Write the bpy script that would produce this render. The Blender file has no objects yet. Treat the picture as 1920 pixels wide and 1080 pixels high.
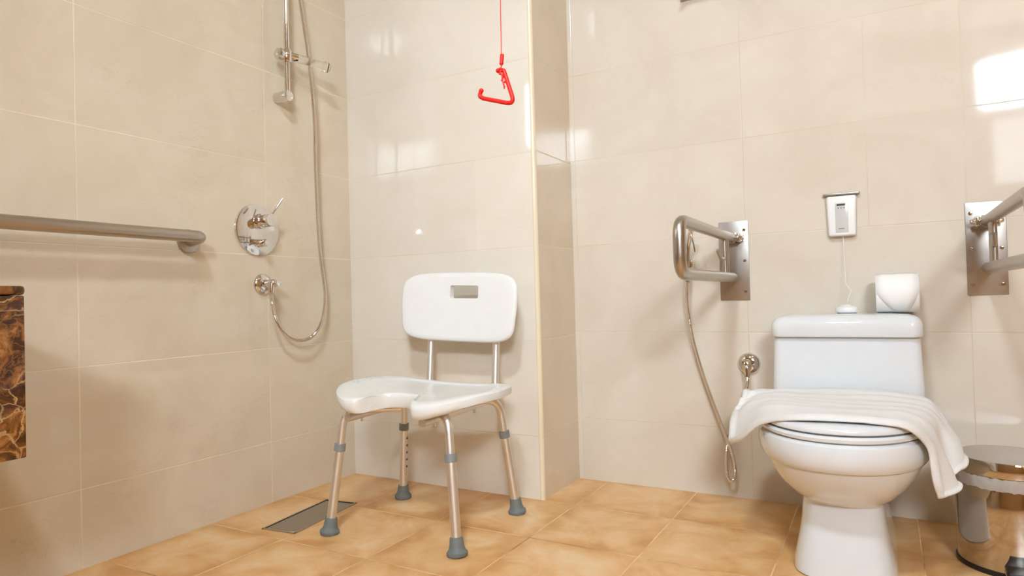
import bpy, bmesh, math, random
from mathutils import Vector, Matrix, noise
PI = math.pi
random.seed(7)
C = bpy.context.scene.collection
SC = bpy.context.scene

# ------------------------------------------------------------------ camera
cam_d = bpy.data.cameras.new('camera'); cam_d.sensor_width = 36; cam_d.lens = 22.93
cam_d.clip_start = 0.02
cam = bpy.data.objects.new('camera', cam_d); C.objects.link(cam)
_fw = Vector((-0.49387, 0.86938, 0.01614)).normalized()
_up = Vector((0.03187, -0.00046, 0.99949))
_rt = _fw.cross(_up).normalized(); _up = _rt.cross(_fw).normalized()
M = Matrix((_rt, _up, -_fw)).transposed().to_4x4()
M.translation = Vector((1.9252, -2.0334, 0.7070))
cam.matrix_world = M
SC.camera = cam

# ------------------------------------------------------------------ look
vs = SC.view_settings
SC.display_settings.display_device = 'sRGB'
vs.view_transform = 'Standard'; vs.look = 'None'; vs.gamma = 1.0; vs.use_curve_mapping = False
vs.exposure = -0.33

# ------------------------------------------------------------------ world
w = bpy.data.worlds.new('world'); SC.world = w; w.use_nodes = True
bg = w.node_tree.nodes['Background']
bg.inputs[0].default_value = (0.9, 0.95, 1, 1); bg.inputs[1].default_value = 0.3

DAY_POWER = 16.0
KEY_POWER = 37.0
WIN_POWER = 70.0          # radiance of the frosted panes
FILL_POWER = 3.0         # watts of the added overhead fill light

def area(name, loc, target, size, sizey, power, col):
    d = bpy.data.lights.new(name, 'AREA'); d.shape = 'RECTANGLE'; d.size = size; d.size_y = sizey
    d.energy = power; d.color = col
    o = bpy.data.objects.new(name, d); C.objects.link(o)
    o.location = loc
    o.rotation_euler = (Vector(target) - Vector(loc)).to_track_quat('-Z', 'Y').to_euler()
    return o
# ceiling panel lamp of the bathroom
key = area('ceiling_panel_light', (1.65, -2.20, 2.93), (1.1, 0.0, 0.55), 0.28, 0.28, KEY_POWER, (.84, .99, 1.12))
key.data.spread = math.radians(120)
area('warm_fill_light', (2.6, -0.9, 2.93), (2.6, -0.9, 0), 0.6, 0.6, FILL_POWER, (1, .78, .52))  # added warm fill from above, stands for no known lamp
# daylight entering through the high window, directed down into the room
day = area('window_daylight', (3.1, -4.28, 2.46), (0.95, 0.0, 0.55), 0.95, 0.40, DAY_POWER, (.84, .99, 1.12))
day.data.spread = math.radians(75)

# ------------------------------------------------------------------ helpers
def lin(c):
    c = c / 255.0
    return c / 12.92 if c <= 0.04045 else ((c + 0.055) / 1.055) ** 2.4
def rgb(r, g, b): return (lin(r), lin(g), lin(b), 1.0)

class NT:
    def __init__(s, name):
        s.m = bpy.data.materials.new(name); s.m.use_nodes = True
        s.t = s.m.node_tree; s.b = s.t.nodes['Principled BSDF']
    def n(s, typ, **kw):
        x = s.t.nodes.new(typ)
        for k, v in kw.items(): setattr(x, k, v)
        return x
    def l(s, a, b): s.t.links.new(a, b)
    def math(s, op, a, b=None, clamp=False):
        x = s.n('ShaderNodeMath', operation=op, use_clamp=clamp)
        for i, v in enumerate((a, b)):
            if v is None: continue
            if isinstance(v, (int, float)): x.inputs[i].default_value = v
            else: s.l(v, x.inputs[i])
        return x.outputs[0]
    def mix(s, f, a, b):
        x = s.n('ShaderNodeMix', data_type='RGBA')
        for i, v in ((0, f), (6, a), (7, b)):
            if isinstance(v, (int, float, tuple)): x.inputs[i].default_value = v
            else: s.l(v, x.inputs[i])
        return x.outputs[2]
    def noise(s, scale, detail=4, rough=0.5, vec=None, dist=0.0):
        x = s.n('ShaderNodeTexNoise'); x.inputs['Scale'].default_value = scale
        x.inputs['Detail'].default_value = detail; x.inputs['Roughness'].default_value = rough
        x.inputs['Distortion'].default_value = dist
        if vec is not None: s.l(vec, x.inputs['Vector'])
        return x.outputs[0]
    def ramp(s, f, stops):
        x = s.n('ShaderNodeValToRGB'); e = x.color_ramp.elements
        while len(e) < len(stops): e.new(0.5)
        for i, (p, c) in enumerate(stops): e[i].position = p; e[i].color = c
        s.l(f, x.inputs[0]); return x.outputs[0]

def simple(name, col, rough=0.5, metal=0.0, coat=0.0, bump=None, spec=None, ior=None, trans=0.0):
    k = NT(name); b = k.b
    b.inputs['Base Color'].default_value = col
    b.inputs['Roughness'].default_value = rough
    b.inputs['Metallic'].default_value = metal
    b.inputs['Coat Weight'].default_value = coat
    b.inputs['Transmission Weight'].default_value = trans
    if ior: b.inputs['IOR'].default_value = ior
    tc = k.n('ShaderNodeTexCoord')
    # slight procedural variation of tone and gloss
    nz = k.noise(18, 3, 0.5, tc.outputs['Object'])
    c2 = (col[0] * .93, col[1] * .93, col[2] * .93, 1)
    k.l(k.mix(nz, c2, col), b.inputs['Base Color'])
    if bump:
        bn = k.n('ShaderNodeBump'); bn.inputs['Strength'].default_value = bump[1]; bn.inputs['Distance'].default_value = bump[2]
        k.l(k.noise(bump[0], 3, 0.6, tc.outputs['Object']), bn.inputs['Height'])
        k.l(bn.outputs[0], b.inputs['Normal'])
    return k.m

# -------- wall tile: u is the horizontal world axis, lines at given places
def wall_tile(name, axis, rows, uper, ulist, base, dark, grout, gw=0.0016, VEIN=.12):
    z1, h = rows
    k = NT(name); b = k.b
    geo = k.n('ShaderNodeNewGeometry'); sep = k.n('ShaderNodeSeparateXYZ'); k.l(geo.outputs['Position'], sep.inputs[0])
    u = sep.outputs[axis]; z = sep.outputs[2]
    # rows
    zr = k.math('DIVIDE', k.math('SUBTRACT', z, z1), h)
    fr = k.math('FRACT', zr)
    dz = k.math('MULTIPLY', k.math('MINIMUM', fr, k.math('SUBTRACT', 1.0, fr)), h)
    wob = k.math('MULTIPLY', k.math('SUBTRACT', k.noise(40, 2, .5, geo.outputs['Position']), .5), 0.0012)
    dz = k.math('ADD', dz, wob)
    d = dz
    row = k.math('FLOOR', zr)
    if uper:
        u0, w_ = uper
        ur = k.math('DIVIDE', k.math('SUBTRACT', u, u0), w_)
        fu = k.math('FRACT', ur)
        du = k.math('MULTIPLY', k.math('MINIMUM', fu, k.math('SUBTRACT', 1.0, fu)), w_)
        d = k.math('MINIMUM', d, k.math('ADD', du, wob))
        col_ = k.math('FLOOR', ur)
    else:
        col_ = k.math('FLOOR', k.math('MULTIPLY', u, 1.6))
    for (uu, za, zb) in ulist:
        dd = k.math('ABSOLUTE', k.math('SUBTRACT', u, uu))
        inside = k.math('MULTIPLY', k.math('GREATER_THAN', z, za), k.math('LESS_THAN', z, zb))
        dd = k.math('ADD', dd, k.math('MULTIPLY', k.math('SUBTRACT', 1.0, inside), 1.0))
        d = k.math('MINIMUM', d, dd)
    mask = k.n('ShaderNodeMapRange'); mask.inputs[1].default_value = gw * 0.6; mask.inputs[2].default_value = gw * 1.3
    mask.inputs[3].default_value = 1; mask.inputs[4].default_value = 0
    k.l(d, mask.inputs[0])
    gm = mask.outputs[0]
    # grout that fades in and out along its run
    gfade = k.ramp(k.noise(2.3, 3, .6, geo.outputs['Position']), [(.40, (.12, .12, .12, 1)), (.60, (1, 1, 1, 1))])
    gm2 = k.math('MULTIPLY', gm, gfade)
    # stone body: clouds + thin creases
    cl = k.noise(3.2, 5, .6, geo.outputs['Position'], 0.6)
    wn = k.n('ShaderNodeTexWhiteNoise'); cmb = k.n('ShaderNodeCombineXYZ')
    k.l(row, cmb.inputs[0]); k.l(col_, cmb.inputs[1]); k.l(cmb.outputs[0], wn.inputs[0])
    body = k.mix(k.ramp(cl, [(.3, (0, 0, 0, 1)), (.7, (1, 1, 1, 1))]), dark, base)
    tilevar = k.math('ADD', 0.975, k.math('MULTIPLY', wn.outputs[0], 0.035))
    mul = k.n('ShaderNodeMix', data_type='RGBA', blend_type='MULTIPLY'); mul.inputs[0].default_value = 1
    k.l(body, mul.inputs[6]); cv = k.n('ShaderNodeCombineColor')
    for i in range(3): k.l(tilevar, cv.inputs[i])
    k.l(cv.outputs[0], mul.inputs[7])
    body = mul.outputs[2]
    mp = k.n('ShaderNodeMapping'); mp.inputs['Scale'].default_value = (1, 1, 2.2); k.l(geo.outputs['Position'], mp.inputs[0])
    v1 = k.noise(4.5, 6, .62, mp.outputs[0], 1.4)
    vein = k.ramp(k.math('ABSOLUTE', k.math('SUBTRACT', v1, .5)), [(0, (1, 1, 1, 1)), (.012, (0, 0, 0, 1))])
    vm = k.math('MULTIPLY', vein, k.ramp(k.noise(2.5, 2, .5, mp.outputs[0]), [(.45, (0, 0, 0, 1)), (.65, (VEIN, VEIN, VEIN, 1))]))
    body = k.mix(vm, body, (dark[0] * .72, dark[1] * .70, dark[2] * .66, 1))
    k.l(k.mix(gm2, body, grout), b.inputs['Base Color'])
    rr = k.math('ADD', 0.055, k.math('MULTIPLY', gm, 0.5))
    k.l(rr, b.inputs['Roughness'])
    b.inputs['IOR'].default_value = 1.58
    bn = k.n('ShaderNodeBump'); bn.inputs['Strength'].default_value = 0.35; bn.inputs['Distance'].default_value = 0.002
    hgt = k.math('ADD', k.math('MULTIPLY', gm, -1.0), k.math('MULTIPLY', k.noise(5, 2, .4, geo.outputs['Position']), 0.22))
    k.l(hgt, bn.inputs['Height']); k.l(bn.outputs[0], b.inputs['Normal'])
    return k.m

BASE = rgb(233, 225, 211); DARK = rgb(223, 212, 195)
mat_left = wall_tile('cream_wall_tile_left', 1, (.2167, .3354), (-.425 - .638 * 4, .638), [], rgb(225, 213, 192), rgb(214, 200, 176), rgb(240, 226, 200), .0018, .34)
mat_bl = wall_tile('cream_wall_tile_shower', 0, (.2206, .3341), None, [(.186, -.1, .2206)], rgb(236, 228, 215), rgb(227, 218, 202), rgb(224, 206, 178))  # same tile as toilet wall, colour lightened to make up for dimmer light
mat_br = wall_tile('cream_wall_tile_back', 0, (.236, .3333), (1.521 - .628 * 4, .628), [(1.894, .9, 1.57)], rgb(226, 217, 202), rgb(217, 205, 188), rgb(214, 194, 168))  # same tile as shower wall, colour darkened to offset stronger light
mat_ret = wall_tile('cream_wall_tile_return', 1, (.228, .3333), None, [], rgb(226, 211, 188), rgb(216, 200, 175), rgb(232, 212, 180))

def floor_mat():
    k = NT('orange_floor_tile'); b = k.b; s = .33325
    geo = k.n('ShaderNodeNewGeometry'); sep = k.n('ShaderNodeSeparateXYZ'); k.l(geo.outputs['Position'], sep.inputs[0])
    P = geo.outputs['Position']
    wob = k.math('MULTIPLY', k.math('SUBTRACT', k.noise(25, 2, .5, P), .5), 0.003)
    ds = []; ids = []
    for ax, off in ((0, .3281 - s * 12), (1, -s * 30)):
        t = k.math('DIVIDE', k.math('SUBTRACT', sep.outputs[ax], off), s)
        f = k.math('FRACT', t); ids.append(k.math('FLOOR', t))
        ds.append(k.math('MULTIPLY', k.math('MINIMUM', f, k.math('SUBTRACT', 1.0, f)), s))
    d0 = k.math('MINIMUM', ds[0], ds[1]); d = k.math('ADD', d0, wob)
    mr = k.n('ShaderNodeMapRange'); mr.inputs[1].default_value = .0012; mr.inputs[2].default_value = .0026
    mr.inputs[3].default_value = 1; mr.inputs[4].default_value = 0; k.l(d, mr.inputs[0]); gm = mr.outputs[0]
    cmb = k.n('ShaderNodeCombineXYZ'); k.l(ids[0], cmb.inputs[0]); k.l(ids[1], cmb.inputs[1])
    wn = k.n('ShaderNodeTexWhiteNoise'); k.l(cmb.outputs[0], wn.inputs[0])
    # per tile shift of the cloud pattern
    sc = k.n('ShaderNodeVectorMath', operation='MULTIPLY_ADD'); k.l(wn.outputs['Color'], sc.inputs[0]); sc.inputs[1].default_value = (5, 5, 5); k.l(P, sc.inputs[2])
    n1 = k.noise(5.5, 5, .62, sc.outputs[0], .9)
    n2 = k.noise(16, 4, .6, sc.outputs[0], .5)
    nn = k.math('ADD', k.math('MULTIPLY', n1, .8), k.math('MULTIPLY', n2, .2))
    # tiles deepen in colour towards their edges (pattern printed on the tile)
    edge = k.n('ShaderNodeMapRange'); edge.inputs[1].default_value = 0; edge.inputs[2].default_value = .075
    edge.inputs[3].default_value = -.13; edge.inputs[4].default_value = .03; edge.interpolation_type = 'SMOOTHSTEP'
    k.l(d0, edge.inputs[0]); nn = k.math('ADD', nn, edge.outputs[0])
    body = k.ramp(nn, [(.28, rgb(206, 148, 86)), (.42, rgb(222, 172, 112)), (.54, rgb(231, 188, 134)), (.68, rgb(236, 205, 163))])
    gcol = k.mix(k.ramp(k.noise(3.1, 3, .6, P), [(.38, (0, 0, 0, 1)), (.55, (1, 1, 1, 1))]), rgb(176, 122, 74), rgb(244, 210, 160))
    k.l(k.mix(gm, body, gcol), b.inputs['Base Color'])
    k.l(k.math('ADD', .24, k.math('MULTIPLY', k.math('ADD', gm, n2), .2)), b.inputs['Roughness'])
    bn = k.n('ShaderNodeBump'); bn.inputs['Strength'].default_value = .4; bn.inputs['Distance'].default_value = .002
    k.l(k.math('ADD', k.math('MULTIPLY', gm, -1), k.math('MULTIPLY', n2, .25)), bn.inputs['Height']); k.l(bn.outputs[0], b.inputs['Normal'])
    return k.m
mat_floor = floor_mat()

def marble_mat():
    k = NT('brown_emperador_marble'); b = k.b
    tc = k.n('ShaderNodeTexCoord'); P = tc.outputs['Object']
    wv = k.n('ShaderNodeVectorMath', operation='MULTIPLY_ADD')
    nzc = k.n('ShaderNodeTexNoise'); nzc.inputs['Scale'].default_value = 14; nzc.inputs['Detail'].default_value = 5; k.l(P, nzc.inputs['Vector'])
    k.l(nzc.outputs['Color'], wv.inputs[0]); wv.inputs[1].default_value = (.09, .09, .09); k.l(P, wv.inputs[2])
    base = k.ramp(k.noise(22, 6, .65, wv.outputs[0], .8), [(.34, rgb(28, 15, 8)), (.5, rgb(82, 46, 18)), (.6, rgb(140, 86, 36)), (.72, rgb(196, 140, 78))])
    def cracks(scale, wdt):
        vo = k.n('ShaderNodeTexVoronoi', feature='DISTANCE_TO_EDGE'); vo.inputs['Scale'].default_value = scale; k.l(wv.outputs[0], vo.inputs['Vector'])
        return k.ramp(vo.outputs['Distance'], [(0, (1, 1, 1, 1)), (wdt, (0, 0, 0, 1))])
    fade = k.ramp(k.noise(9, 3, .5, P), [(.4, (0, 0, 0, 1)), (.62, (1, 1, 1, 1))])
    m1 = k.math('MULTIPLY', cracks(26, .05), fade)
    m2 = k.math('MULTIPLY', cracks(60, .07), k.math('SUBTRACT', 1.0, fade))
    c = k.mix(k.math('MULTIPLY', m2, .5), base, rgb(170, 110, 56))
    c = k.mix(k.math('MULTIPLY', m1, .85), c, rgb(222, 182, 122))
    k.l(c, b.inputs['Base Color']); b.inputs['Roughness'].default_value = .12
    return k.m
mat_marble = marble_mat()

ceramic = simple('white_ceramic', rgb(228, 230, 231), .06, coat=.3, ior=1.5)
plastic = simple('white_moulded_plastic', rgb(241, 240, 237), .40)
seatplast = simple('white_seat_plastic', rgb(238, 237, 233), .30)
chrome = simple('chrome', (.76, .74, .72, 1), .05, 1.0)
steel = simple('brushed_steel', (.50, .455, .40, 1), .33, 1.0, bump=(90, .06, .001))
plate_steel = simple('plate_steel', (.44, .41, .375, 1), .38, 1.0, bump=(14, .12, .002))
bin_steel = simple('polished_bin_steel', (.62, .57, .51, 1), .07, 1.0)
lid_steel = simple('matt_bin_lid_steel', (.60, .57, .53, 1), .42, 1.0)
alu = simple('anodised_aluminium', (.86, .84, .81, 1), .45, 1.0)
alu_dark = simple('tube_inside', rgb(70, 62, 54), .6)
rubber = simple('grey_rubber', rgb(116, 122, 120), .62)
collar_grey = simple('grey_collar_plastic', rgb(140, 143, 142), .45)
black = simple('black_plastic', rgb(22, 22, 22), .35, bump=(300, .5, .001))
red = simple('red_plastic', rgb(238, 24, 5), .45)
paper = simple('toilet_paper', rgb(248, 246, 242), .9, bump=(120, .35, .001))
crease = simple('paper_crease', rgb(214, 208, 200), .9)
terry = simple('white_terry_cloth', rgb(236, 233, 229), .95, bump=(420, .7, .002))
white_wall = simple('white_ceiling_paint', rgb(226, 212, 188), .8)
warm_wall = simple('warm_beige_wall', rgb(204, 170, 124), .5)
cream_trim = simple('cream_edge_trim', rgb(240, 226, 196), .25)
white_frame = simple('white_window_frame', rgb(236, 234, 228), .4)
clear = simple('clear_plastic', (1, 1, 1, 1), .03, trans=1.0, ior=1.3)
bag = simple('clear_bin_liner', (.95, .93, .9, 1), .25, trans=.62, ior=1.12, bump=(60, .6, .003))
box_grey = simple('pale_grey_panel', rgb(208, 208, 204), .2)
ink = simple('dark_ink', rgb(52, 52, 52), .5)
dark_gap = simple('dark_recess', rgb(34, 24, 16), .7)

def window_mat(power):
    k = NT('frosted_daylight_glass')
    b = k.b; b.inputs['Base Color'].default_value = rgb(235, 240, 242); b.inputs['Roughness'].default_value = .3
    tc = k.n('ShaderNodeTexCoord')
    c = k.mix(k.noise(1.4, 3, .5, tc.outputs['Object']), (.85, .97, 1.13, 1), (.88, .98, 1.10, 1))
    k.l(c, b.inputs['Emission Color']); b.inputs['Emission Strength'].default_value = power
    return k.m
mat_win = window_mat(WIN_POWER); mat_win2 = window_mat(14.0); mat_win3 = window_mat(5.0)

# ------------------------------------------------------------------ mesh tools
def mesh_obj(name, bm, mat, parent=None, smooth=True, angle=40):
    bmesh.ops.recalc_face_normals(bm, faces=bm.faces)
    me = bpy.data.meshes.new(name); bm.to_mesh(me); bm.free()
    for mt in (mat if isinstance(mat, (list, tuple)) else [mat]): me.materials.append(mt)
    if smooth:
        for p in me.polygons: p.use_smooth = True
        try: me.set_sharp_from_angle(angle=math.radians(angle))
        except Exception: pass
    o = bpy.data.objects.new(name, me); C.objects.link(o)
    if parent: o.parent = parent
    return o
def tag(o, label, cat, group=None):
    o['label'] = label; o['category'] = cat
    if group: o['group'] = group
    return o
def thing(name, label, cat, loc=(0, 0, 0), rotz=0, group=None):
    o = bpy.data.objects.new(name, None); C.objects.link(o)
    o.location = loc; o.rotation_euler = (0, 0, rotz); o.empty_display_size = .05
    return tag(o, label, cat, group)
def struct(name, bm, mat, smooth=False):
    o = mesh_obj(name, bm, mat, None, smooth); o['kind'] = 'structure'; return o

def box(bm, x0, x1, y0, y1, z0, z1, bev=0, seg=3, mi=0):
    r = bmesh.ops.create_cube(bm, size=1)
    vs_ = r['verts']
    for v in vs_:
        v.co = Vector((x0 + (v.co.x + .5) * (x1 - x0), y0 + (v.co.y + .5) * (y1 - y0), z0 + (v.co.z + .5) * (z1 - z0)))
    fs = set(f for v in vs_ for f in v.link_faces)
    for f in fs: f.material_index = mi
    if bev:
        es = list(set(e for v in vs_ for e in v.link_edges))
        bmesh.ops.bevel(bm, geom=es, offset=bev, segments=seg, profile=.5, affect='EDGES')
    return bm
def B(*a, **k): return box(bmesh.new(), *a, **k)

def catmull(pts, n=8):
    P = [Vector(p) for p in pts]; out = []
    for i in range(len(P) - 1):
        p0 = P[i - 1] if i > 0 else P[i] * 2 - P[i + 1]
        p1, p2 = P[i], P[i + 1]
        p3 = P[i + 2] if i + 2 < len(P) else P[i + 1] * 2 - P[i]
        for j in range(n):
            t = j / n
            out.append(.5 * ((2 * p1) + (p2 - p0) * t + (2 * p0 - 5 * p1 + 4 * p2 - p3) * t * t + (3 * p1 - p0 - 3 * p2 + p3) * t ** 3))
    out.append(P[-1]); return out
def resample(P, step):
    out = [P[0].copy()]; acc = 0
    for a, b in zip(P, P[1:]):
        L = (b - a).length
        while acc + L >= step:
            t = (step - acc) / L; a = a + (b - a) * t; out.append(a.copy()); L = (b - a).length; acc = 0
        acc += L
    out.append(P[-1].copy()); return out
def rounded_path(pts, r, n=8):
    """polyline with its inner corners rounded to radius r"""
    P = [Vector(p) for p in pts]; out = [P[0]]
    for i in range(1, len(P) - 1):
        a = (P[i - 1] - P[i]); b = (P[i + 1] - P[i]); la, lb = a.length, b.length
        a.normalize(); b.normalize(); ang = a.angle(b)
        rr = r[i - 1] if isinstance(r, (list, tuple)) else r
        d = min(rr / math.tan(ang / 2), la * .49, lb * .49)
        p0 = P[i] + a * d; p2 = P[i] + b * d
        for j in range(n + 1):
            t = j / n; out.append(p0 * (1 - t) ** 2 + P[i] * 2 * t * (1 - t) + p2 * t * t)
    out.append(P[-1]); return out
def tube(bm, path, r, seg=16, cap=True, mi=0, rfun=None, hollow=0):
    P = [Vector(p) for p in path]; rings = []
    t0 = (P[1] - P[0]).normalized()
    nrm = t0.orthogonal().normalized()
    for i, p in enumerate(P):
        if i == 0: t = (P[1] - P[0]).normalized()
        elif i == len(P) - 1: t = (P[-1] - P[-2]).normalized()
        else: t = ((P[i + 1] - P[i]).normalized() + (P[i] - P[i - 1]).normalized()).normalized()
        nrm = (nrm - t * nrm.dot(t)).normalized(); bn = t.cross(nrm)
        rr = rfun(i, len(P)) if rfun else r
        rings.append([bm.verts.new(p + (nrm * math.cos(2 * PI * k / seg) + bn * math.sin(2 * PI * k / seg)) * rr) for k in range(seg)])
    for a, b in zip(rings, rings[1:]):
        for k in range(seg):
            f = bm.faces.new((a[k], a[(k + 1) % seg], b[(k + 1) % seg], b[k])); f.material_index = mi
    if cap:
        for R, s in ((rings[0], -1), (rings[-1], 1)):
            f = bm.faces.new(R); f.material_index = mi
    return bm
def T(path, r, **k): return tube(bmesh.new(), path, r, **k)
def ribbed(path, r, pitch=.0032, depth=.14, seg=10):
    P = resample([Vector(p) for p in path], pitch / 2)
    return tube(bmesh.new(), P, r, seg=seg, rfun=lambda i, n: r * (1 if i % 2 else 1 - depth))

def lathe(bm, prof, origin=(0, 0, 0), axis=(0, 0, 1), seg=40, mi=0):
    """prof = list of (radius, height) along axis"""
    o = Vector(origin); a = Vector(axis).normalized(); n = a.orthogonal().normalized(); b = a.cross(n)
    rings = []
    for r, h in prof:
        if r < 1e-6: rings.append([bm.verts.new(o + a * h)])
        else: rings.append([bm.verts.new(o + a * h + (n * math.cos(2 * PI * k / seg) + b * math.sin(2 * PI * k / seg)) * r) for k in range(seg)])
    for A, Bq in zip(rings, rings[1:]):
        for k in range(seg):
            if len(A) == 1 and len(Bq) == 1: continue
            if len(A) == 1: f = (A[0], Bq[k], Bq[(k + 1) % seg])
            elif len(Bq) == 1: f = (A[k], Bq[0], A[(k + 1) % seg])
            else: f = (A[k], A[(k + 1) % seg], Bq[(k + 1) % seg], Bq[k])
            f = bm.faces.new(f); f.material_index = mi
    for R in (rings[0], rings[-1]):
        if len(R) > 1: bm.faces.new(R).material_index = mi
    return bm
def LA(prof, origin=(0, 0, 0), axis=(0, 0, 1), **k): return lathe(bmesh.new(), prof, origin, axis, **k)

def loft(bm, loops, cap=True, mi=0):
    R = [[bm.verts.new(p) for p in lp] for lp in loops]; n = len(R[0])
    for a, b in zip(R, R[1:]):
        for k in range(n): bm.faces.new((a[k], a[(k + 1) % n], b[(k + 1) % n], b[k])).material_index = mi
    if cap:
        bm.faces.new(R[0]); bm.faces.new(R[-1])
    return bm
def boolean_cut(o, cutter_bm):
    cm = bpy.data.meshes.new('cut'); bmesh.ops.recalc_face_normals(cutter_bm, faces=cutter_bm.faces); cutter_bm.to_mesh(cm); cutter_bm.free()
    co = bpy.data.objects.new('cut', cm); C.objects.link(co)
    bpy.context.view_layer.update(); co.matrix_world = o.matrix_world.copy()
    md = o.modifiers.new('cut', 'BOOLEAN'); md.operation = 'DIFFERENCE'; md.object = co; md.solver = 'EXACT'
    bpy.context.view_layer.update()
    dg = bpy.context.evaluated_depsgraph_get()
    me = bpy.data.meshes.new_from_object(o.evaluated_get(dg))
    o.modifiers.remove(md); old = o.data; o.data = me
    bpy.data.meshes.remove(old); bpy.data.objects.remove(co); bpy.data.meshes.remove(cm)
    for p in me.polygons: p.use_smooth = True
    try: me.set_sharp_from_angle(angle=math.radians(40))
    except Exception: pass

# ------------------------------------------------------------------ room shell
YB = .3086; XP = .8757; XR = 3.85; YF = -4.35; ZC = 2.95
struct('floor', B(-.15, XR + .15, YF - .15, YB + .15, -.12, 0), mat_floor)
struct('ceiling', B(-.15, XR + .15, YF - .15, YB + .15, ZC, ZC + .12), white_wall)
bm = bmesh.new()
box(bm, -.12, 0, YF, -2.10, 0, ZC); box(bm, -.12, 0, -1.60, 0, 0, ZC)
box(bm, -.12, 0, -2.10, -1.60, 0, 1.66); box(bm, -.12, 0, -2.10, -1.60, 2.12, ZC)
struct('wall_left', bm, mat_left)
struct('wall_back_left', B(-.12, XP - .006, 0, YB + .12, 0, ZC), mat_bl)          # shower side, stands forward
struct('wall_return', B(XP - .006, XP, .006, YB, 0, ZC), mat_ret)
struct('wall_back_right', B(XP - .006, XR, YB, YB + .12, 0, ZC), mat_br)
struct('wall_right', B(XR, XR + .12, YF, YB + .12, 0, ZC), warm_wall)
# front wall behind the camera, with a strip of high windows
WZ0, WZ1 = 2.24, 2.68
bm = bmesh.new()
box(bm, -.12, XR + .12, YF - .12, YF, 0, 1.56); box(bm, -.12, XR + .12, YF - .12, YF, 2.18, WZ0); box(bm, -.12, XR + .12, YF - .12, YF, WZ1, ZC)
for a, b in ((-.12, 2.70), (3.72, XR + .12)): box(bm, a, b, YF - .12, YF, WZ0, WZ1)
for a, b in ((-.12, 2.78), (3.72, XR + .12)): box(bm, a, b, YF - .12, YF, 1.56, 2.18)
struct('wall_front', bm, warm_wall)
def window(name, x0, x1, mull, z0, z1, mat, T=None):
    bm = bmesh.new(); f = .03
    box(bm, x0, x1, YF - .07, YF - .03, z0, z0 + f); box(bm, x0, x1, YF - .07, YF - .03, z1 - f, z1)
    for x in [x0, x1 - f] + mull: box(bm, x, x + f, YF - .07, YF - .03, z0 + f, z1 - f)
    pb = B(x0 + .01, x1 - .01, YF - .056, YF - .05, z0 + .01, z1 - .01)
    if T: bmesh.ops.transform(bm, matrix=T, verts=bm.verts); bmesh.ops.transform(pb, matrix=T, verts=pb.verts)
    o = struct(name, bm, white_frame)
    mesh_obj('pane', pb, mat, o, smooth=False)
    return o
window('window_1', 2.70, 3.72, [3.02, 3.38], WZ0, WZ1, mat_win)
window('window_3', 2.78, 3.72, [], 1.56, 2.18, mat_win3)
# small high window in the left wall above the vanity
window('window_2', -2.10, -1.60, [], 1.66, 2.12, mat_win2, Matrix(((0, 1, 0, -YF), (1, 0, 0, 0), (0, 0, 1, 0), (0, 0, 0, 1))))
# corner bead on the free edge of the shower wall
bm = bmesh.new()
n = 8; loopA = []
for z in (0.0, ZC):
    lp = [(XP - .016, .002, z)]
    for i in range(n + 1):
        a = -PI / 2 + (PI / 2) * i / n
        lp.append((XP - .011 + .0125 * math.cos(a), .0105 + .0125 * math.sin(a), z))
    lp.append((XP - .002, .016, z)); lp.append((XP - .016, .016, z)); loopA.append(lp)
loft(bm, loopA)
tr = struct('trim_1', bm, cream_trim, smooth=True)

# ------------------------------------------------------------------ shower chair
cx, cy, rz = .640, -.362, math.radians(3.5)
ch = thing('shower_chair', 'white plastic shower chair with backrest and grey-tipped aluminium legs', 'chair', (cx, cy, 0), rz)
def star_solid(outline, cen, prof, zfun):
    """outline: list (x,y); prof: list (scale, h); zfun(x,y,s,h)->z ; rings from bottom centre to top centre"""
    bm = bmesh.new(); rings = []
    for s, h in prof:
        if s == 0: rings.append([bm.verts.new((cen[0], cen[1], zfun(cen[0], cen[1], 0, h)))])
        else:
            R = []
            for x, y in outline:
                X = cen[0] + (x - cen[0]) * s; Y = cen[1] + (y - cen[1]) * s
                R.append(bm.verts.new((X, Y, zfun(X, Y, s, h))))
            rings.append(R)
    n = len(outline)
    for A, Q in zip(rings, rings[1:]):
        for k in range(n):
            if len(A) == 1: bm.faces.new((A[0], Q[k], Q[(k + 1) % n]))
            elif len(Q) == 1: bm.faces.new((A[k], Q[0], A[(k + 1) % n]))
            else: bm.faces.new((A[k], A[(k + 1) % n], Q[(k + 1) % n], Q[k]))
    return bm
half = [(0, .185), (.10, .19), (.18, .185), (.225, .165), (.255, .12), (.272, .04), (.272, -.03), (.255, -.10), (.215, -.165), (.16, -.212), (.118, -.222), (.094, -.208), (.078, -.165), (.055, -.122), (0, -.105)]
sm = [Vector((x, y, 0)) for x, y in half]
full = sm + [Vector((-p.x, p.y, 0)) for p in reversed(sm[1:-1])]
full = full + [full[0]]
crv = catmull(full, 6)[:-1]
outl = [(p.x, p.y) for p in crv]
def seat_z(x, y, s, h):
    z = .399 + .017 * (abs(x) / .27) ** 2.2 - .009 * x / .27 - .010 * max(0, -y - .10) / .12
    if h < 0: h *= 1 - .85 * min(1, max(0, (abs(x) - .13) / .11)); h *= 1 - .5 * min(1, max(0, (y - .05) / .1))
    if h > .012 and s < .83: z -= .005 * min(1, (.83 - s) / .08)
    return z + h
prof = [(0, 0), (.5, 0), (.80, 0), (.885, -.001), (.895, -.012), (.92, -.0175), (.955, -.018), (.98, -.012), (.995, .000), (1.0, .012), (.993, .021), (.97, .0255), (.93, .027), (.86, .027), (.83, .027), (.79, .0265), (.75, .026), (.5, .025), (.25, .024), (0, .024)]
seat = mesh_obj('seat', star_solid(outl, (0, .04), prof, seat_z), seatplast, ch)
cut = bmesh.new()
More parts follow.
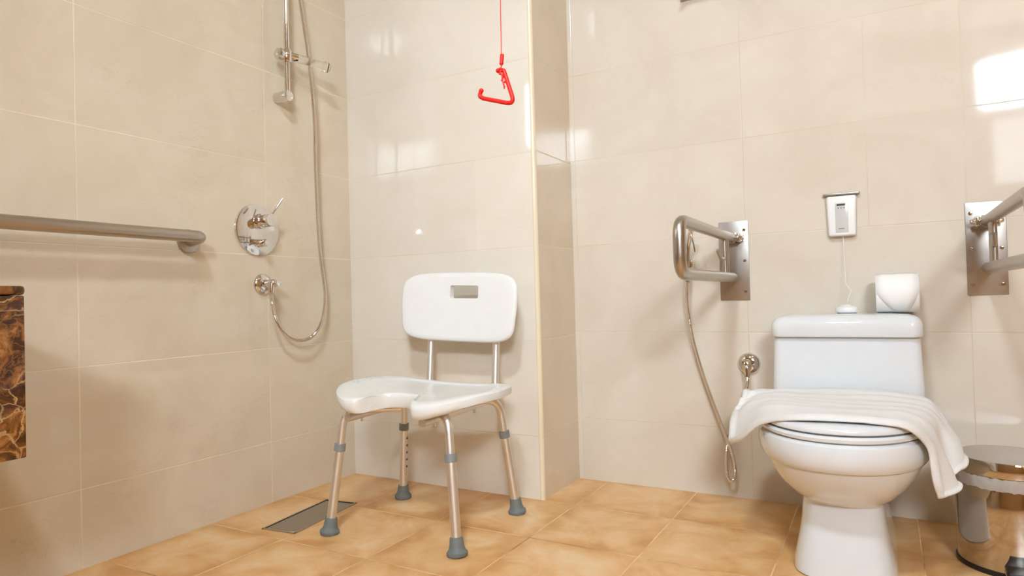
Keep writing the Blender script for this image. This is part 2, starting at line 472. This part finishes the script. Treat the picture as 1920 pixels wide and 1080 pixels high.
for sx in (-1, 1):
    for i in range(6):
        yy = -.045 + i * .026
        xx = sx * (.246 - .012 * abs(i - 2.5) / 2.5)
        box(cut, xx - .011, xx + .011, yy - .0065, yy + .0065, .30, .50)
for (hx, hy) in [(-.08, .10), (.08, .10), (0, .13), (-.10, .02), (.10, .02), (-.12, -.08), (.12, -.08), (0, .02), (-.04, .06), (.04, .06)]:
    lathe(cut, [(.0045, .3), (.0045, .5)], (hx, hy, 0), seg=10)
boolean_cut(seat, cut)

# backrest
bw, bh = .236, .117
ol = []
for i in range(96):
    a = 2 * PI * i / 96; c_, s_ = math.cos(a), math.sin(a)
    x = bw * math.copysign(abs(c_) ** (2 / 6.2), c_); y = bh * math.copysign(abs(s_) ** (2 / 5.0), s_)
    y += .006 * (1 - (x / bw) ** 2) * (1 if y > 0 else -1)
    ol.append((x * (1 - .02 * (y < 0)), y))
bprof = [(0, 0), (.5, 0), (.85, 0), (.95, .001), (.985, .005), (1, .0125), (.985, .020), (.95, .024), (.85, .025), (.5, .025), (0, .025)]
bmb = star_solid(ol, (0, 0), bprof, lambda x, y, s, h: h)
tilt = math.radians(-6)
cutb = B(-.058, .058, -.023, .023, -.05, .08, bev=.006)
for v in cutb.verts: v.co += Vector((.018, .054, 0))
back = mesh_obj('backrest', bmb, plastic, ch)
boolean_cut(back, cutb)
for v in back.data.vertices:
    x, y, d = v.co            # d: thickness, front = d .025 -> local -y
    yy = .262 - d + .0 - .030 * (x / bw) ** 2
    zz = y + .682
    xx = x * math.cos(math.radians(1.8)) + y * math.sin(math.radians(1.8))
    zz = .682 + y * math.cos(math.radians(1.8)) - x * math.sin(math.radians(2.2))
    yy += (zz - .56) * .10
    v.co = Vector((xx - .008, yy, zz))
back.data.update()

# posts of the backrest, bent forward under the seat, open in front
for sx in (-1, 1):
    x = sx * .134 - .006
    pth = rounded_path([(x, .285, .74), (x, .245, .366), (x, -.200, .361)], .05, 10)
    pm = T(pth, .0125, cap=False)
    # open end: inner wall
    tube(pm, [(x, -.201, .361), (x, -.15, .3615)], .0103, cap=False, mi=1)
    lathe(pm, [(.0103, 0), (.0125, 0), (.0125, .001), (.0103, .001)], (x, -.201, .361), (0, 1, 0), seg=16)
    mesh_obj('back_post', pm, [alu, alu_dark], ch)
    for by in (-.135, .10):
        mesh_obj('bolt', LA([(0, 0), (.004, 0), (.004, .012), (0, .012)], (x, by, .340), (0, 0, 1), seg=10), chrome, ch)
for sx, sy in ((-1, -1), (1, -1), (-1, 1), (1, 1)):
    foot = Vector((sx * .2285, sy * .192, 0)); knee = Vector((sx * .188, sy * .158, .374))
    inner = Vector((sx * .045, sy * .060, .374))
    up = rounded_path([inner, knee + Vector((0, 0, .003)), foot + (knee - foot) * .62], .052, 10)
    leg = mesh_obj('leg', T(up, .0125), alu, ch)
    d = (foot - knee).normalized()
    pc = foot - d * .265
    lo = bmesh.new(); tube(lo, [pc, foot - d * .03], .0142, seg=20)
    # adjustment holes
    side = Vector((sx, 0, 0)) if sy > 0 else Vector((0, 1, 0))
    side = (side - d * side.dot(d)).normalized() * (-1 if (sy > 0 and sx > 0) or sy > 0 else 1)
    for i in range(6):
        c0 = foot - d * (.225 - i * .026)
        lathe(lo, [(0, 0), (.0042, 0), (.0042, .0006), (0, .0006)], c0 + side * .0139, side, seg=10, mi=1)
    lathe(lo, [(0, 0), (.0036, 0), (.003, .0035), (0, .004)], foot - d * .095 + side * .0135, side, seg=10)
    mesh_obj('lower_tube', lo, [alu, alu_dark], leg)
    mesh_obj('collar', LA([(.0145, -.012), (.0172, -.011), (.0172, .011), (.0145, .012)], pc, d, seg=28), collar_grey, leg)
    mesh_obj('rubber_foot', LA([(.0, 0), (.027, 0), (.0295, .004), (.0295, .011), (.026, .015), (.024, .017), (.0205, .026), (.0185, .046), (.0175, .050), (.0, .050)], foot, -d if False else (0 - d.x, 0 - d.y, 0 - d.z), seg=32), rubber, leg)

# ------------------------------------------------------------------ toilet
tx = 1.820
to = thing('toilet', 'white one-piece ceramic toilet with closed lid, between the two fold-down rails', 'toilet', (tx, -.1, 0))
def egg(wd, yf, yb, z, n=2.0, nb=3.0, seg=72, yc=-.14):
    L = []
    for i in range(seg):
        a = 2 * PI * i / seg; s_, c_ = math.sin(a), math.cos(a)
        if s_ < 0: e = n; ys = yc - yf
        else: e = nb; ys = yb - yc
        L.append(Vector((wd * math.copysign(abs(c_) ** (2 / e), c_), yc + ys * math.copysign(abs(s_) ** (2 / e), s_) + .1, z)))
    return L
secs = [(.112, -.278, .28, 0, 3.6, 5), (.117, -.283, .28, .004, 3.6, 5), (.115, -.281, .28, .03, 3.6, 5), (.104, -.268, .28, .085, 3.6, 5), (.097, -.258, .28, .13, 3.4, 5), (.0945, -.252, .28, .165, 3.2, 5), (.094, -.251, .28, .176, 3.1, 5),
        (.098, -.262, .28, .182, 2.6, 4), (.122, -.300, .28, .200, 2.4, 4), (.150, -.335, .28, .228, 2.25, 4), (.170, -.360, .28, .258, 2.15, 4), (.181, -.377, .28, .284, 2.1, 4), (.1815, -.378, .28, .287, 2.1, 4),
        (.188, -.388, .28, .290, 2.1, 4), (.1945, -.397, .28, .300, 2.1, 4), (.198, -.402, .28, .318, 2.1, 4), (.1985, -.403, .28, .338, 2.1, 4), (.196, -.400, .28, .350, 2.1, 4), (.188, -.392, .28, .357, 2.1, 4)]
mesh_obj('bowl', loft(bmesh.new(), [egg(a, b, c, d, e, f) for a, b, c, d, e, f in secs]), ceramic, to, angle=28)
mesh_obj('seat_ring', loft(bmesh.new(), [egg(.188, -.392, .065, .3585, 2.1, 4), egg(.193, -.398, .067, .362, 2.1, 4), egg(.194, -.3995, .067, .369, 2.1, 4), egg(.190, -.395, .067, .3745, 2.1, 4)]), ceramic, to)
mesh_obj('toilet_lid', loft(bmesh.new(), [egg(.186, -.389, .065, .377, 2.1, 4), egg(.190, -.394, .067, .380, 2.1, 4), egg(.1905, -.3945, .067, .386, 2.1, 4), egg(.186, -.390, .066, .3925, 2.1, 4), egg(.176, -.379, .062, .3965, 2.1, 4), egg(.12, -.31, .05, .3985, 2.1, 4), egg(.04, -.2, .0, .399, 2.1, 4)]), ceramic, to)
for sx in (-1, 1):
    mesh_obj('hinge', LA([(0, 0), (.012, 0), (.012, .03), (.010, .033), (0, .033)], (sx * .075, .182, .358), seg=20), ceramic, to)
def rrect(x0, x1, y0, y1, z, r=.03, n=8, crown=0):
    L = []
    for cx_, cy_, a0 in ((x1 - r, y1 - min(r, .012), 0), (x0 + r, y1 - min(r, .012), 90), (x0 + r, y0 + r, 180), (x1 - r, y0 + r, 270)):
        rr = min(r, .012) if a0 < 180 else r
        cx2 = (x1 - rr) if a0 == 0 else (x0 + rr) if a0 == 90 else cx_
        for i in range(n + 1):
            a = math.radians(a0 + 90 * i / n)
            L.append(Vector((cx2 + rr * math.cos(a), cy_ + rr * math.sin(a), z)))
    return L
# tank body (local: y + .1)
tk = [rrect(-.193, .193, .205, .400, .355, .02), rrect(-.199, .199, .196, .402, .37, .025), rrect(-.198, .199, .197, .402, .42, .025), rrect(-.195, .196, .203, .402, .50, .025), rrect(-.193, .194, .208, .402, .566, .025)]
mesh_obj('tank', loft(bmesh.new(), tk), ceramic, to)
lidl = [rrect(-.192, .194, .205, .405, .5665, .025), rrect(-.196, .198, .194, .4065, .568, .028), rrect(-.198, .200, .191, .4075, .573, .028), rrect(-.198, .200, .191, .4075, .602, .028), rrect(-.196, .198, .194, .407, .612, .028), rrect(-.190, .192, .200, .4065, .621, .026), rrect(-.180, .182, .211, .405, .6275, .024), rrect(-.165, .167, .228, .402, .6315, .02), rrect(-.12, .12, .26, .39, .6335, .02)]
mesh_obj('tank_lid', loft(bmesh.new(), lidl), ceramic, to)

# ------------------------------------------------------------------ towel over the closed lid
cp = [
 [(1.562, -.005, .400), (1.548, -.065, .372), (1.546, -.125, .338), (1.554, -.205, .296)],
 [(1.605, .035, .404), (1.598, -.055, .398), (1.598, -.160, .376), (1.607, -.275, .334)],
 [(1.665, .065, .407), (1.660, -.050, .405), (1.658, -.190, .404), (1.660, -.315, .376)],
 [(1.740, .076, .410), (1.740, -.050, .404), (1.738, -.200, .4035), (1.742, -.362, .399)],
 [(1.830, .079, .416), (1.830, -.050, .404), (1.830, -.200, .402), (1.830, -.355, .401)],
 [(1.910, .078, .415), (1.910, -.050, .404), (1.910, -.200, .401), (1.912, -.352, .399)],
 [(1.980, .074, .408), (1.978, -.050, .402), (1.970, -.200, .398), (1.964, -.338, .388)],
 [(2.022, .055, .396), (2.020, -.045, .390), (2.012, -.180, .372), (1.998, -.305, .347)],
 [(2.044, .030, .372), (2.044, -.060, .352), (2.030, -.185, .322), (2.010, -.292, .303)],
 [(2.058, .008, .345), (2.062, -.085, .308), (2.044, -.200, .270), (2.020, -.282, .262)],
 [(2.062, -.010, .325), (2.068, -.105, .272), (2.052, -.205, .238), (2.030, -.270, .228)],
]
cols = [catmull(c, 14) for c in cp]                # v direction
nv = len(cols[0]); grid = []
for j in range(nv): grid.append(catmull([c[j] for c in cols], 12))
bm = bmesh.new(); V = []
nu = len(grid[0])
def sstep(a, b, x):
    t = min(1, max(0, (x - a) / (b - a))); return t * t * (3 - 2 * t)
for j in range(nv):
    row = []
    for i in range(nu):
        p = grid[j][i].copy(); u = i / (nu - 1); v = j / (nv - 1)
        out = sstep(.68, .92, u); lft = sstep(.22, .04, u)
        n1 = noise.noise(Vector((p.x * 7, p.y * 24, 3.1))); n2 = noise.noise(Vector((p.x * 26, p.y * 26, 7)))
        n3 = noise.noise(Vector((p.x * 5, v * 9, 1.7)))
        # woven border bands and soft rolls running along the towel
        wob = .05 * n3
        band = 0
        for c0, wd, am in ((.30, .035, .0042), (.47, .03, .0036), (.57, .025, .0032), (.74, .04, .0045), (.14, .05, .005)):
            band += am * math.exp(-((v + wob - c0) / wd) ** 2)
        p.z += .0012 + band + .0035 * abs(n1) + .0012 * n2
        # vertical folds in the hanging right end, crumple on the left end
        f = math.sin(v * 14 + 2.2 * u + 1.0)
        p.x += out * (.013 * f * sstep(0, .1, v) + .005 * n2)
        p.y += out * .010 * math.cos(v * 11 + u * 5)
        p.z += lft * .006 * math.sin(v * 10 + u * 20)
        row.append(p)
    V.append(row)
top = []; bot = []
sgn = 1 if (V[10][60] - V[10][58]).cross(V[12][60] - V[10][60]).z > 0 else -1
for j in range(nv):
    tr_, br_ = [], []
    for i in range(nu):
        du = V[j][min(i + 1, nu - 1)] - V[j][max(i - 1, 0)]; dv = V[min(j + 1, nv - 1)][i] - V[max(j - 1, 0)][i]
        n_ = du.cross(dv).normalized() * sgn
        # distance to the nearest edge, in metres along the cloth
        e = min((nv - 1 - j) * .0105, i * .0052, (nu - 1 - i) * .0052)
        eb = min(e, j * .0105)
        hemb = .0075 * (1 - sstep(.016, .026, e))           # turned hem
        th = (.0075 + hemb) * math.sqrt(min(1, .06 + eb / .009))
        tr_.append(bm.verts.new(V[j][i] + n_ * th)); br_.append(bm.verts.new(V[j][i] - n_ * (.0 if eb > 0 else 0)))
    top.append(tr_); bot.append(br_)
for j in range(nv - 1):
    for i in range(nu - 1):
        bm.faces.new((top[j][i], top[j][i + 1], top[j + 1][i + 1], top[j + 1][i]))
        bm.faces.new((bot[j][i], bot[j + 1][i], bot[j + 1][i + 1], bot[j][i + 1]))
for i in range(nu - 1):
    bm.faces.new((top[0][i], bot[0][i], bot[0][i + 1], top[0][i + 1])); bm.faces.new((top[-1][i], top[-1][i + 1], bot[-1][i + 1], bot[-1][i]))
for j in range(nv - 1):
    bm.faces.new((top[j][0], top[j + 1][0], bot[j + 1][0], bot[j][0])); bm.faces.new((top[j][-1], bot[j][-1], bot[j + 1][-1], top[j + 1][-1]))
tw = mesh_obj('towel', bm, terry, angle=100)
tag(tw, 'white terry hand towel draped over the closed toilet lid, hanging down on both sides', 'towel')

# ------------------------------------------------------------------ toilet roll on the tank
rl = thing('toilet_roll', 'white toilet paper roll with pointed folded end on toilet tank lid', 'toilet roll', (1.962, .235, .634))
R_ = .0575; W_ = .0555
rb = bmesh.new()
lathe(rb, [(.02, -W_), (R_ - .002, -W_), (R_, -W_ + .002), (R_, W_ - .002), (R_ - .002, W_), (.02, W_)], (0, 0, R_), (1, 0, 0), seg=64)
mesh_obj('paper', rb, paper, rl)
mesh_obj('core', LA([(.018, -W_ - .0002), (.0205, -W_ - .0002), (.0205, W_ + .0002), (.018, W_ + .0002)], (0, 0, R_), (1, 0, 0), seg=32), simple('card_core', rgb(190, 170, 140), .9), rl)
# folded triangular end wrapped on the front of the roll
fb = bmesh.new(); NN = 14
rows_ = []
for j in range(NN + 1):
    a = math.radians(96 + 150 * j / NN)          # angle round the roll: top (90) to lower front
    t = j / NN
    w0 = W_ - .002 if t < .56 else (W_ - .002) * (1 - (t - .56) / .44 * .68)
    off = .022 * max(0, t - .56)
    rr = R_ + .0012
    rows_.append([fb.verts.new((off + w0 * s, rr * math.cos(a) , R_ + rr * math.sin(a))) for s in (-1, -.5, 0, .5, 1)])
for A, Q in zip(rows_, rows_[1:]):
    for k in range(4): fb.faces.new((A[k], A[k + 1], Q[k + 1], Q[k]))
fo = mesh_obj('folded_end', fb, paper, rl)
sdm = fo.modifiers.new('t', 'SOLIDIFY'); sdm.thickness = .0012

# ------------------------------------------------------------------ emergency pull cord unit above the tank
pu = thing('cord_pull_unit', 'small white wall box above the toilet tank with thin cord to a round knob', 'pull cord', (1.819, YB, .88))
bx = B(-.039, .039, -.026, 0, -.003, .125, bev=.007, seg=4)
for v in bx.verts: v.co.x *= 1 + .10 * (v.co.z / .125)
mesh_obj('housing', bx, plastic, pu)
mesh_obj('top_bracket', B(-.053, .053, -.018, 0, .128, .136, bev=.003), steel, pu)
mesh_obj('front_panel', B(-.018, .018, -.0275, -.0255, .008, .102, bev=.001), box_grey, pu)
mesh_obj('display_slot', B(-.013, .011, -.0285, -.0270, .093, .099), ink, pu)
for i in range(3): mesh_obj('indicator', B(-.010 + i * .008, -.007 + i * .008, -.0285, -.0270, .084, .087), ink, pu)
mesh_obj('printed_mark', B(-.009, .007, -.0280, -.0272, .0185, .0215), simple('grey_print', rgb(130, 130, 130), .5), pu)
cpth = catmull([(.002, -.014, -.002), (.003, -.022, -.06), (.006, -.04, -.125), (.008, -.055, -.155), (.019, -.06, -.175), (.020, -.062, -.18), (.014, -.066, -.196), (.010, -.072, -.213)], 6)
mesh_obj('cord', T(cpth, .0009, seg=6), plastic, pu)
mesh_obj('knob', LA([(0, 0), (.026, 0), (.032, .004), (.0335, .011), (.030, .018), (.018, .0225), (.014, .024), (.014, .026), (0, .0265)], (.008, -.076, -.2465), seg=32), plastic, pu)

# ------------------------------------------------------------------ fold-down rails
def fold_rail(x, label, loc_group, shifts):
    t = thing('fold_down_rail', label, 'grab rail', (x, YB, .68), 0, loc_group)
    pb = B(-.049, .049, -.005, 0, 0, .272, bev=.0015, seg=2)
    pl = mesh_obj('wall_plate', pb, plate_steel, t)
    for sx in (-.036, .036):
        for z in (.03, .135, .24):
            mesh_obj('screw', LA([(0, 0), (.0055, 0), (.0045, .0025), (0, .003)], (sx, -.005, z), (0, -1, 0), seg=14), chrome, pl)
    zt, zb, L = .213, .078, .70
    # hinge block
    hb = bmesh.new()
    lathe(hb, [(0, -.040), (.006, -.040), (.007, -.036), (.007, -.030), (.013, -.030), (.013, -.012), (.019, -.012), (.019, .012), (.013, .012), (.013, .030), (.007, .030), (.007, .036), (.006, .040), (0, .040)], (shifts, -.030, zt), (1, 0, 0), seg=24)
    box(hb, shifts - .028, shifts - .018, -.045, -.004, zt - .015, zt + .015, bev=.003)
    box(hb, shifts + .018, shifts + .028, -.045, -.004, zt - .015, zt + .015, bev=.003)
    mesh_obj('hinge', hb, chrome, t)
    lp = rounded_path([(0, -.030, zt), (0, -L, zt + .002), (0, -L, zb), (0, -.035, zb)], [.05, .05], 10)
    fr_ = mesh_obj('rail_loop', T(lp, .0162, seg=24), steel, t)
    mesh_obj('strut', T([(0, -.155, zt), (0, -.155, zb)], .0085, seg=16), steel, t)
    mesh_obj('strut', T([(0, -.128, zt), (0, -.128, zb)], .0085, seg=16), steel, t)
    hk = rounded_path([(0, -.155, zb + .06), (-.004, -.195, zb + .058), (-.010, -.215, zb + .086)], .01, 6)
    mesh_obj('hook', T(hk, .006, seg=12), steel, t)
    # paper-holder spring inside
    return t
fold_rail(1.482, 'steel fold-down grab rail left of the toilet, with hook, beside bidet hose', 'fold-down rails beside the toilet', 0)
fold_rail(2.192, 'steel fold-down grab rail on the wall to the right of the toilet roll', 'fold-down rails beside the toilet', 0)

# ------------------------------------------------------------------ bidet sprayer, hose and outlet
bs = thing('bidet_sprayer', 'chrome hand bidet sprayer on a long hose looping low beside the toilet', 'bidet sprayer', (1.345, YB, .74))
hp = bmesh.new()
tube(hp, catmull([(-.012, -.06, .005), (-.010, -.058, .08), (-.006, -.058, .13), (.004, -.066, .165), (.012, -.078, .19)], 6), .0085, seg=16)
lathe(hp, [(0, 0), (.010, 0), (.0135, .012), (.0135, .020), (0, .021)], (.010, -.075, .182), (.3, -.6, .6), seg=20)
mesh_obj('handle', hp, chrome, bs)
mesh_obj('lever', T(catmull([(.002, -.078, .19), (.012, -.082, .17), (.020, -.080, .13), (.022, -.078, .11)], 5), .003, seg=10), chrome, bs)
hb = B(-.022, .006, -.05, 0, .055, .085, bev=.004)
mesh_obj('wall_holder', hb, chrome, bs)
K_ = [(1.333, .245, .748), (1.331, .250, .66), (1.345, .262, .54), (1.377, .268, .411), (1.418, .270, .285), (1.458, .268, .170), (1.471, .262, .105), (1.466, .262, .075), (1.452, .262, .068), (1.441, .268, .100), (1.445, .275, .185), (1.470, .272, .265), (1.500, .262, .335), (1.519, .258, .39), (1.522, .256, .43)]
hosep = [Vector(p) - Vector((1.345, YB, .74)) for p in catmull(K_, 12)]
mesh_obj('hose', ribbed(hosep, .0064, .003, .12), chrome, bs)
bo = thing('bidet_outlet', 'round chrome angle valve on the wall left of the toilet tank', 'valve', (1.520, YB, .463))
mesh_obj('rosette', LA([(0, 0), (.037, 0), (.037, .004), (.035, .010), (.030, .016), (.022, .020), (.014, .022), (0, .022)], (0, 0, 0), (0, -1, 0), seg=48), chrome, bo)
vb = bmesh.new(); tube(vb, rounded_path([(0, -.015, 0), (0, -.048, 0), (.001, -.05, -.040)], .015, 6), .0095, seg=18)
lathe(vb, [(0, 0), (.011, 0), (.012, .004), (.012, .010), (.006, .014), (0, .014)], (0, -.040, .003), (.2, -.8, .5), seg=20)
mesh_obj('valve_body', vb, chrome, bo)

# ------------------------------------------------------------------ pedal bin
pbn = thing('pedal_bin', 'polished steel pedal bin with clear liner on floor right of toilet', 'bin', (2.187, .028, 0))
mesh_obj('body', LA([(.0, .010), (.1135, .010), (.1140, .012), (.1140, .246), (.112, .250), (.0, .250)], seg=96), bin_steel, pbn)
mesh_obj('base_ring', LA([(0, 0), (.1150, 0), (.1165, .003), (.1165, .011), (.1145, .013), (0, .013)], seg=96), black, pbn)
mesh_obj('lid', LA([(.110, .2395), (.1165, .240), (.1168, .244), (.1160, .268), (.1135, .2755), (.1115, .2760), (.1105, .2755)], seg=96), bin_steel, pbn)
mesh_obj('lid_top', LA([(.1108, .2752), (.09, .2775), (.05, .2795), (0, .2805)], seg=96), lid_steel, pbn, angle=80)
# liner folded over the rim: wavy skirt
lb = bmesh.new(); rings = []
for j in range(7):
    t = j / 6; ring = []
    for i in range(160):
        a = 2 * PI * i / 160
        wv = noise.noise(Vector((math.cos(a) * 5, math.sin(a) * 5, t * 2))) ; wv2 = noise.noise(Vector((math.cos(a) * 16, math.sin(a) * 16, t * 5)))
        rr = .1168 + .0022 * abs(wv) + .0022 * abs(wv2) + .0010 * math.sin(t * PI)
        z = .2385 - t * .030 + .004 * wv * (t) + .003 * wv2 * (1 if t in (0, 1) else .3)
        ring.append(lb.verts.new((rr * math.cos(a), rr * math.sin(a), z)))
    rings.append(ring)
for A, Q in zip(rings, rings[1:]):
    for k in range(160): lb.faces.new((A[k], A[(k + 1) % 160], Q[(k + 1) % 160], Q[k]))
mesh_obj('liner_bag', lb, bag, pbn, angle=70)
pd = B(-.028, .028, -.168, -.105, .022, .034, bev=.003)
pe = mesh_obj('pedal', pd, black, pbn)
pm_ = B(-.030, .030, -.170, -.112, .012, .0215, bev=.003)
mesh_obj('pedal_arm', pm_, chrome, pe)

# ------------------------------------------------------------------ shower fittings on the left wall
sr = thing('shower_rail', 'vertical chrome shower riser rail with slider on left wall', 'shower rail', (0, -.366, 1.47))
mesh_obj('pole', T([(.056, 0, .0), (.056, .004, .62)], .0105, seg=24), chrome, sr)
for z, n_ in ((0.0, 'lower_bracket'), (.62, 'upper_bracket')):
    bq = LA([(0, 0), (.0195, 0), (.0205, .002), (.0205, .060), (.0195, .066), (.014, .068), (0, .068)], (0, 0, z), (1, 0, 0), seg=32)
    if n_ == 'lower_bracket':
        for v in bq.verts: v.co.z += (v.co.y) * 0
    mesh_obj(n_, bq, chrome, sr)
sl = bmesh.new()
lathe(sl, [(0, -.024), (.014, -.024), (.018, -.018), (.018, .018), (.014, .024), (0, .024)], (.056, .002, .148), (0, 0, 1), seg=28)
lathe(sl, [(0, 0), (.015, 0), (.021, .006), (.022, .016), (.019, .024), (.010, .028), (0, .029)], (.050, -.012, .148), (0, -1, 0), seg=28)
lathe(sl, [(0, 0), (.013, 0), (.014, .004), (.012, .028), (0, .030)], (.062, .012, .150), (.5, .8, -.05), seg=24)
sld = mesh_obj('slider', sl, chrome, sr)
mesh_obj('clear_holder', LA([(0, 0), (.014, .001), (.015, .02), (.014, .08), (.015, .10), (.019, .115), (.020, .135), (.016, .140), (.0, .141)], (.068, .028, .148), (.25, .95, -.05), seg=28), clear, sr)

hs = [(.060, -.330, 2.03), (.062, -.301, 1.849), (.064, -.262, 1.60), (.060, -.241, 1.40), (.058, -.240, 1.257), (.056, -.229, .951), (.055, -.208, .80), (.055, -.203, .72), (.055, -.222, .640), (.055, -.262, .592), (.055, -.312, .574), (.056, -.366, .582), (.058, -.412, .612), (.060, -.444, .660), (.060, -.458, .710), (.060, -.461, .762)]
ho = mesh_obj('shower_hose', ribbed(catmull(hs, 12), .0068, .0036, .13), chrome)
tag(ho, 'flexible ribbed chrome shower hose hanging in a U loop on left wall', 'hose')

vo = thing('shower_valve', 'round chrome shower mixer plate with lever on left wall', 'valve', (0, -.468, .975))
mesh_obj('plate', LA([(0, 0), (.0925, 0), (.0930, .003), (.0915, .008), (.088, .0095), (0, .010)], (0, 0, 0), (1, 0, 0), seg=72), chrome, vo)
kb = LA([(0, 0), (.027, 0), (.027, .016), (.0255, .018), (.0225, .0185), (.0225, .062), (.0215, .065), (0, .066)], (.008, .006, .030), (1, 0, 0), seg=40)
kn = mesh_obj('mixer_knob', kb, chrome, vo)
mesh_obj('lever', T([(.064, .010, .045), (.072, .028, .075), (.080, .048, .108)], .0042, seg=12), chrome, kn)
kb = LA([(0, 0), (.014, 0), (.014, .014), (.0125, .015), (.0125, .046), (.0115, .049), (0, .049)], (.008, .000, -.048), (1, 0, 0), seg=32)
k2 = mesh_obj('diverter_knob', kb, chrome, vo)
mesh_obj('diverter_pin', T([(.030, -.010, -.050), (.030, -.030, -.060)], .0032, seg=10), chrome, k2)

so = thing('hose_outlet', 'small round chrome hose elbow outlet below the shower mixer', 'outlet', (0, -.448, .782))
mesh_obj('rosette', LA([(0, 0), (.0385, 0), (.0385, .004), (.036, .009), (.028, .013), (.020, .016), (0, .016)], (0, 0, 0), (1, 0, 0), seg=48), chrome, so)
el = bmesh.new(); lathe(el, [(0, 0), (.0145, 0), (.0145, .052), (.012, .056), (.0105, .057), (.0105, .074), (0, .075)], (.012, 0, .002), (1, 0, 0), seg=28)
tube(el, [(.060, -.010, .002), (.060, -.013, -.030)], .0105, seg=20)
mesh_obj('elbow', el, chrome, so)

# ------------------------------------------------------------------ grab bar
gb = thing('grab_bar', 'long brushed steel horizontal grab bar on the left wall', 'grab bar', (0, -.733, .918))
gp = rounded_path([(.004, 0, 0), (.083, -.006, .008), (.083, -1.25, .010), (.004, -1.255, .0)], .030, 8)
mesh_obj('bar', T(gp, .0185, seg=28), steel, gb)
for y in (0, -1.255):
    mesh_obj('flange', LA([(0, 0), (.038, 0), (.0385, .004), (.036, .010), (.030, .0125), (.0195, .013), (0, .013)], (0, y, 0), (1, 0, 0), seg=40), steel, gb)

# ------------------------------------------------------------------ marble vanity
va = thing('marble_vanity', 'dark brown veined marble vanity apron at the left frame edge', 'vanity', (.25, -1.95, .43))
mesh_obj('apron', B(-.249, .25, -.53, .540, 0, .3085, bev=.003, seg=2), mat_marble, va)
mesh_obj('countertop', B(-.249, .252, -.53, .541, .3095, .327, bev=.006, seg=3), mat_marble, va)

# ------------------------------------------------------------------ floor drain
dr = thing('floor_drain', 'long rectangular steel floor drain under the chair front leg', 'drain', (.243, -.468, 0), math.radians(7))
db = bmesh.new()
hx, hy, f = .066, .158, .006
box(db, -hx, hx, hy - f, hy, 0, .003); box(db, -hx, hx, -hy, -hy + f, 0, .003)
box(db, -hx, -hx + f, -hy, hy, 0, .003); box(db, hx - f, hx, -hy, hy, 0, .003)
mesh_obj('frame', db, steel, dr, smooth=False)
mesh_obj('gap', B(-hx + f, hx - f, -hy + f, hy - f, 0, .0006), dark_gap, dr, smooth=False)
mesh_obj('cover', B(-hx + f + .006, hx - f - .002, -hy + f + .002, hy - f - .010, .0006, .0028, bev=.0008, seg=1), plate_steel, dr)

# ------------------------------------------------------------------ red emergency pull handle
X0, Y0 = 1.186, -.75
rp = thing('emergency_pull_handle', 'red plastic triangle pull handle hanging on a red cord in front of shower wall', 'pull handle', (X0, Y0, 1.14))
mesh_obj('cord', T([(0, 0, 1.36), (.0005, 0, .25), (-.001, 0, .122)], .0011, seg=8), red, rp)
bd = T([(.001, 0, .125), (-.0015, 0, .104)], .0048, seg=14)
lathe(bd, [(0, -.0045), (.003, -.0035), (.0048, 0)], (-.0015, 0, .104), (0, 0, 1), seg=14)
mesh_obj('bead', bd, red, rp)
hb = T(rounded_path([(-.058, 0, .052), (-.062, 0, .042), (-.053, 0, .033), (.030, -.002, .005), (.0285, -.003, .012), (.004, 0, .089), (-.006, .001, .092), (-.012, .001, .087)], [.004, .008, .012, .001, .006, .004], 6), .0050, seg=14)
hb.free()
hp_ = rounded_path([(-.0575, 0, .052), (-.0635, 0, .040), (-.052, 0, .033), (.032, -.002, .004), (.004, 0, .088), (-.011, .001, .090)], [.008, .010, .012, .006], 8)
hbm = T(hp_, .0050, seg=16)
for p in (hp_[0], hp_[-1]):
    bmesh.ops.create_uvsphere(hbm, u_segments=14, v_segments=8, radius=.0058, matrix=Matrix.Translation(p))
mesh_obj('handle', hbm, red, rp)
kt = bmesh.new()
for i in range(9):
    t = i / 8
    p = Vector((-.002 + t * .011, -.003, .090 - t * .042)) + Vector((math.sin(i * 2.3) * .003, -.003, 0))
    bmesh.ops.create_uvsphere(kt, u_segments=10, v_segments=6, radius=.0036 - t * .0012, matrix=Matrix.Translation(p))
tube(kt, catmull([(-.001, 0, .104), (.001, -.005, .095), (-.002, -.006, .085), (.005, -.006, .072), (.004, -.006, .06), (.009, -.006, .048), (.007, -.007, .043)], 5), .0016, seg=8)
mesh_obj('knotted_cord', kt, red, rp)

# ------------------------------------------------------------------ towel shelf high on the toilet wall
ts = thing('towel_rack', 'metal rack fixed high on the toilet wall, only its lower edge showing', 'rack', (1.36, YB, 1.757))
rk = bmesh.new()
box(rk, -.035, .60, -.010, 0, 0, .055, bev=.004)
mesh_obj('back_plate', rk, steel, ts)
for x in (-.01, .575):
    mesh_obj('bracket', B(x - .008, x + .008, -.16, -.008, .04, .052, bev=.003), chrome, ts)
for i in range(3):
    y = -.05 - i * .05
    mesh_obj('bar', T([(-.012, y, .058), (.578, y, .058)], .0065, seg=14), chrome, ts)
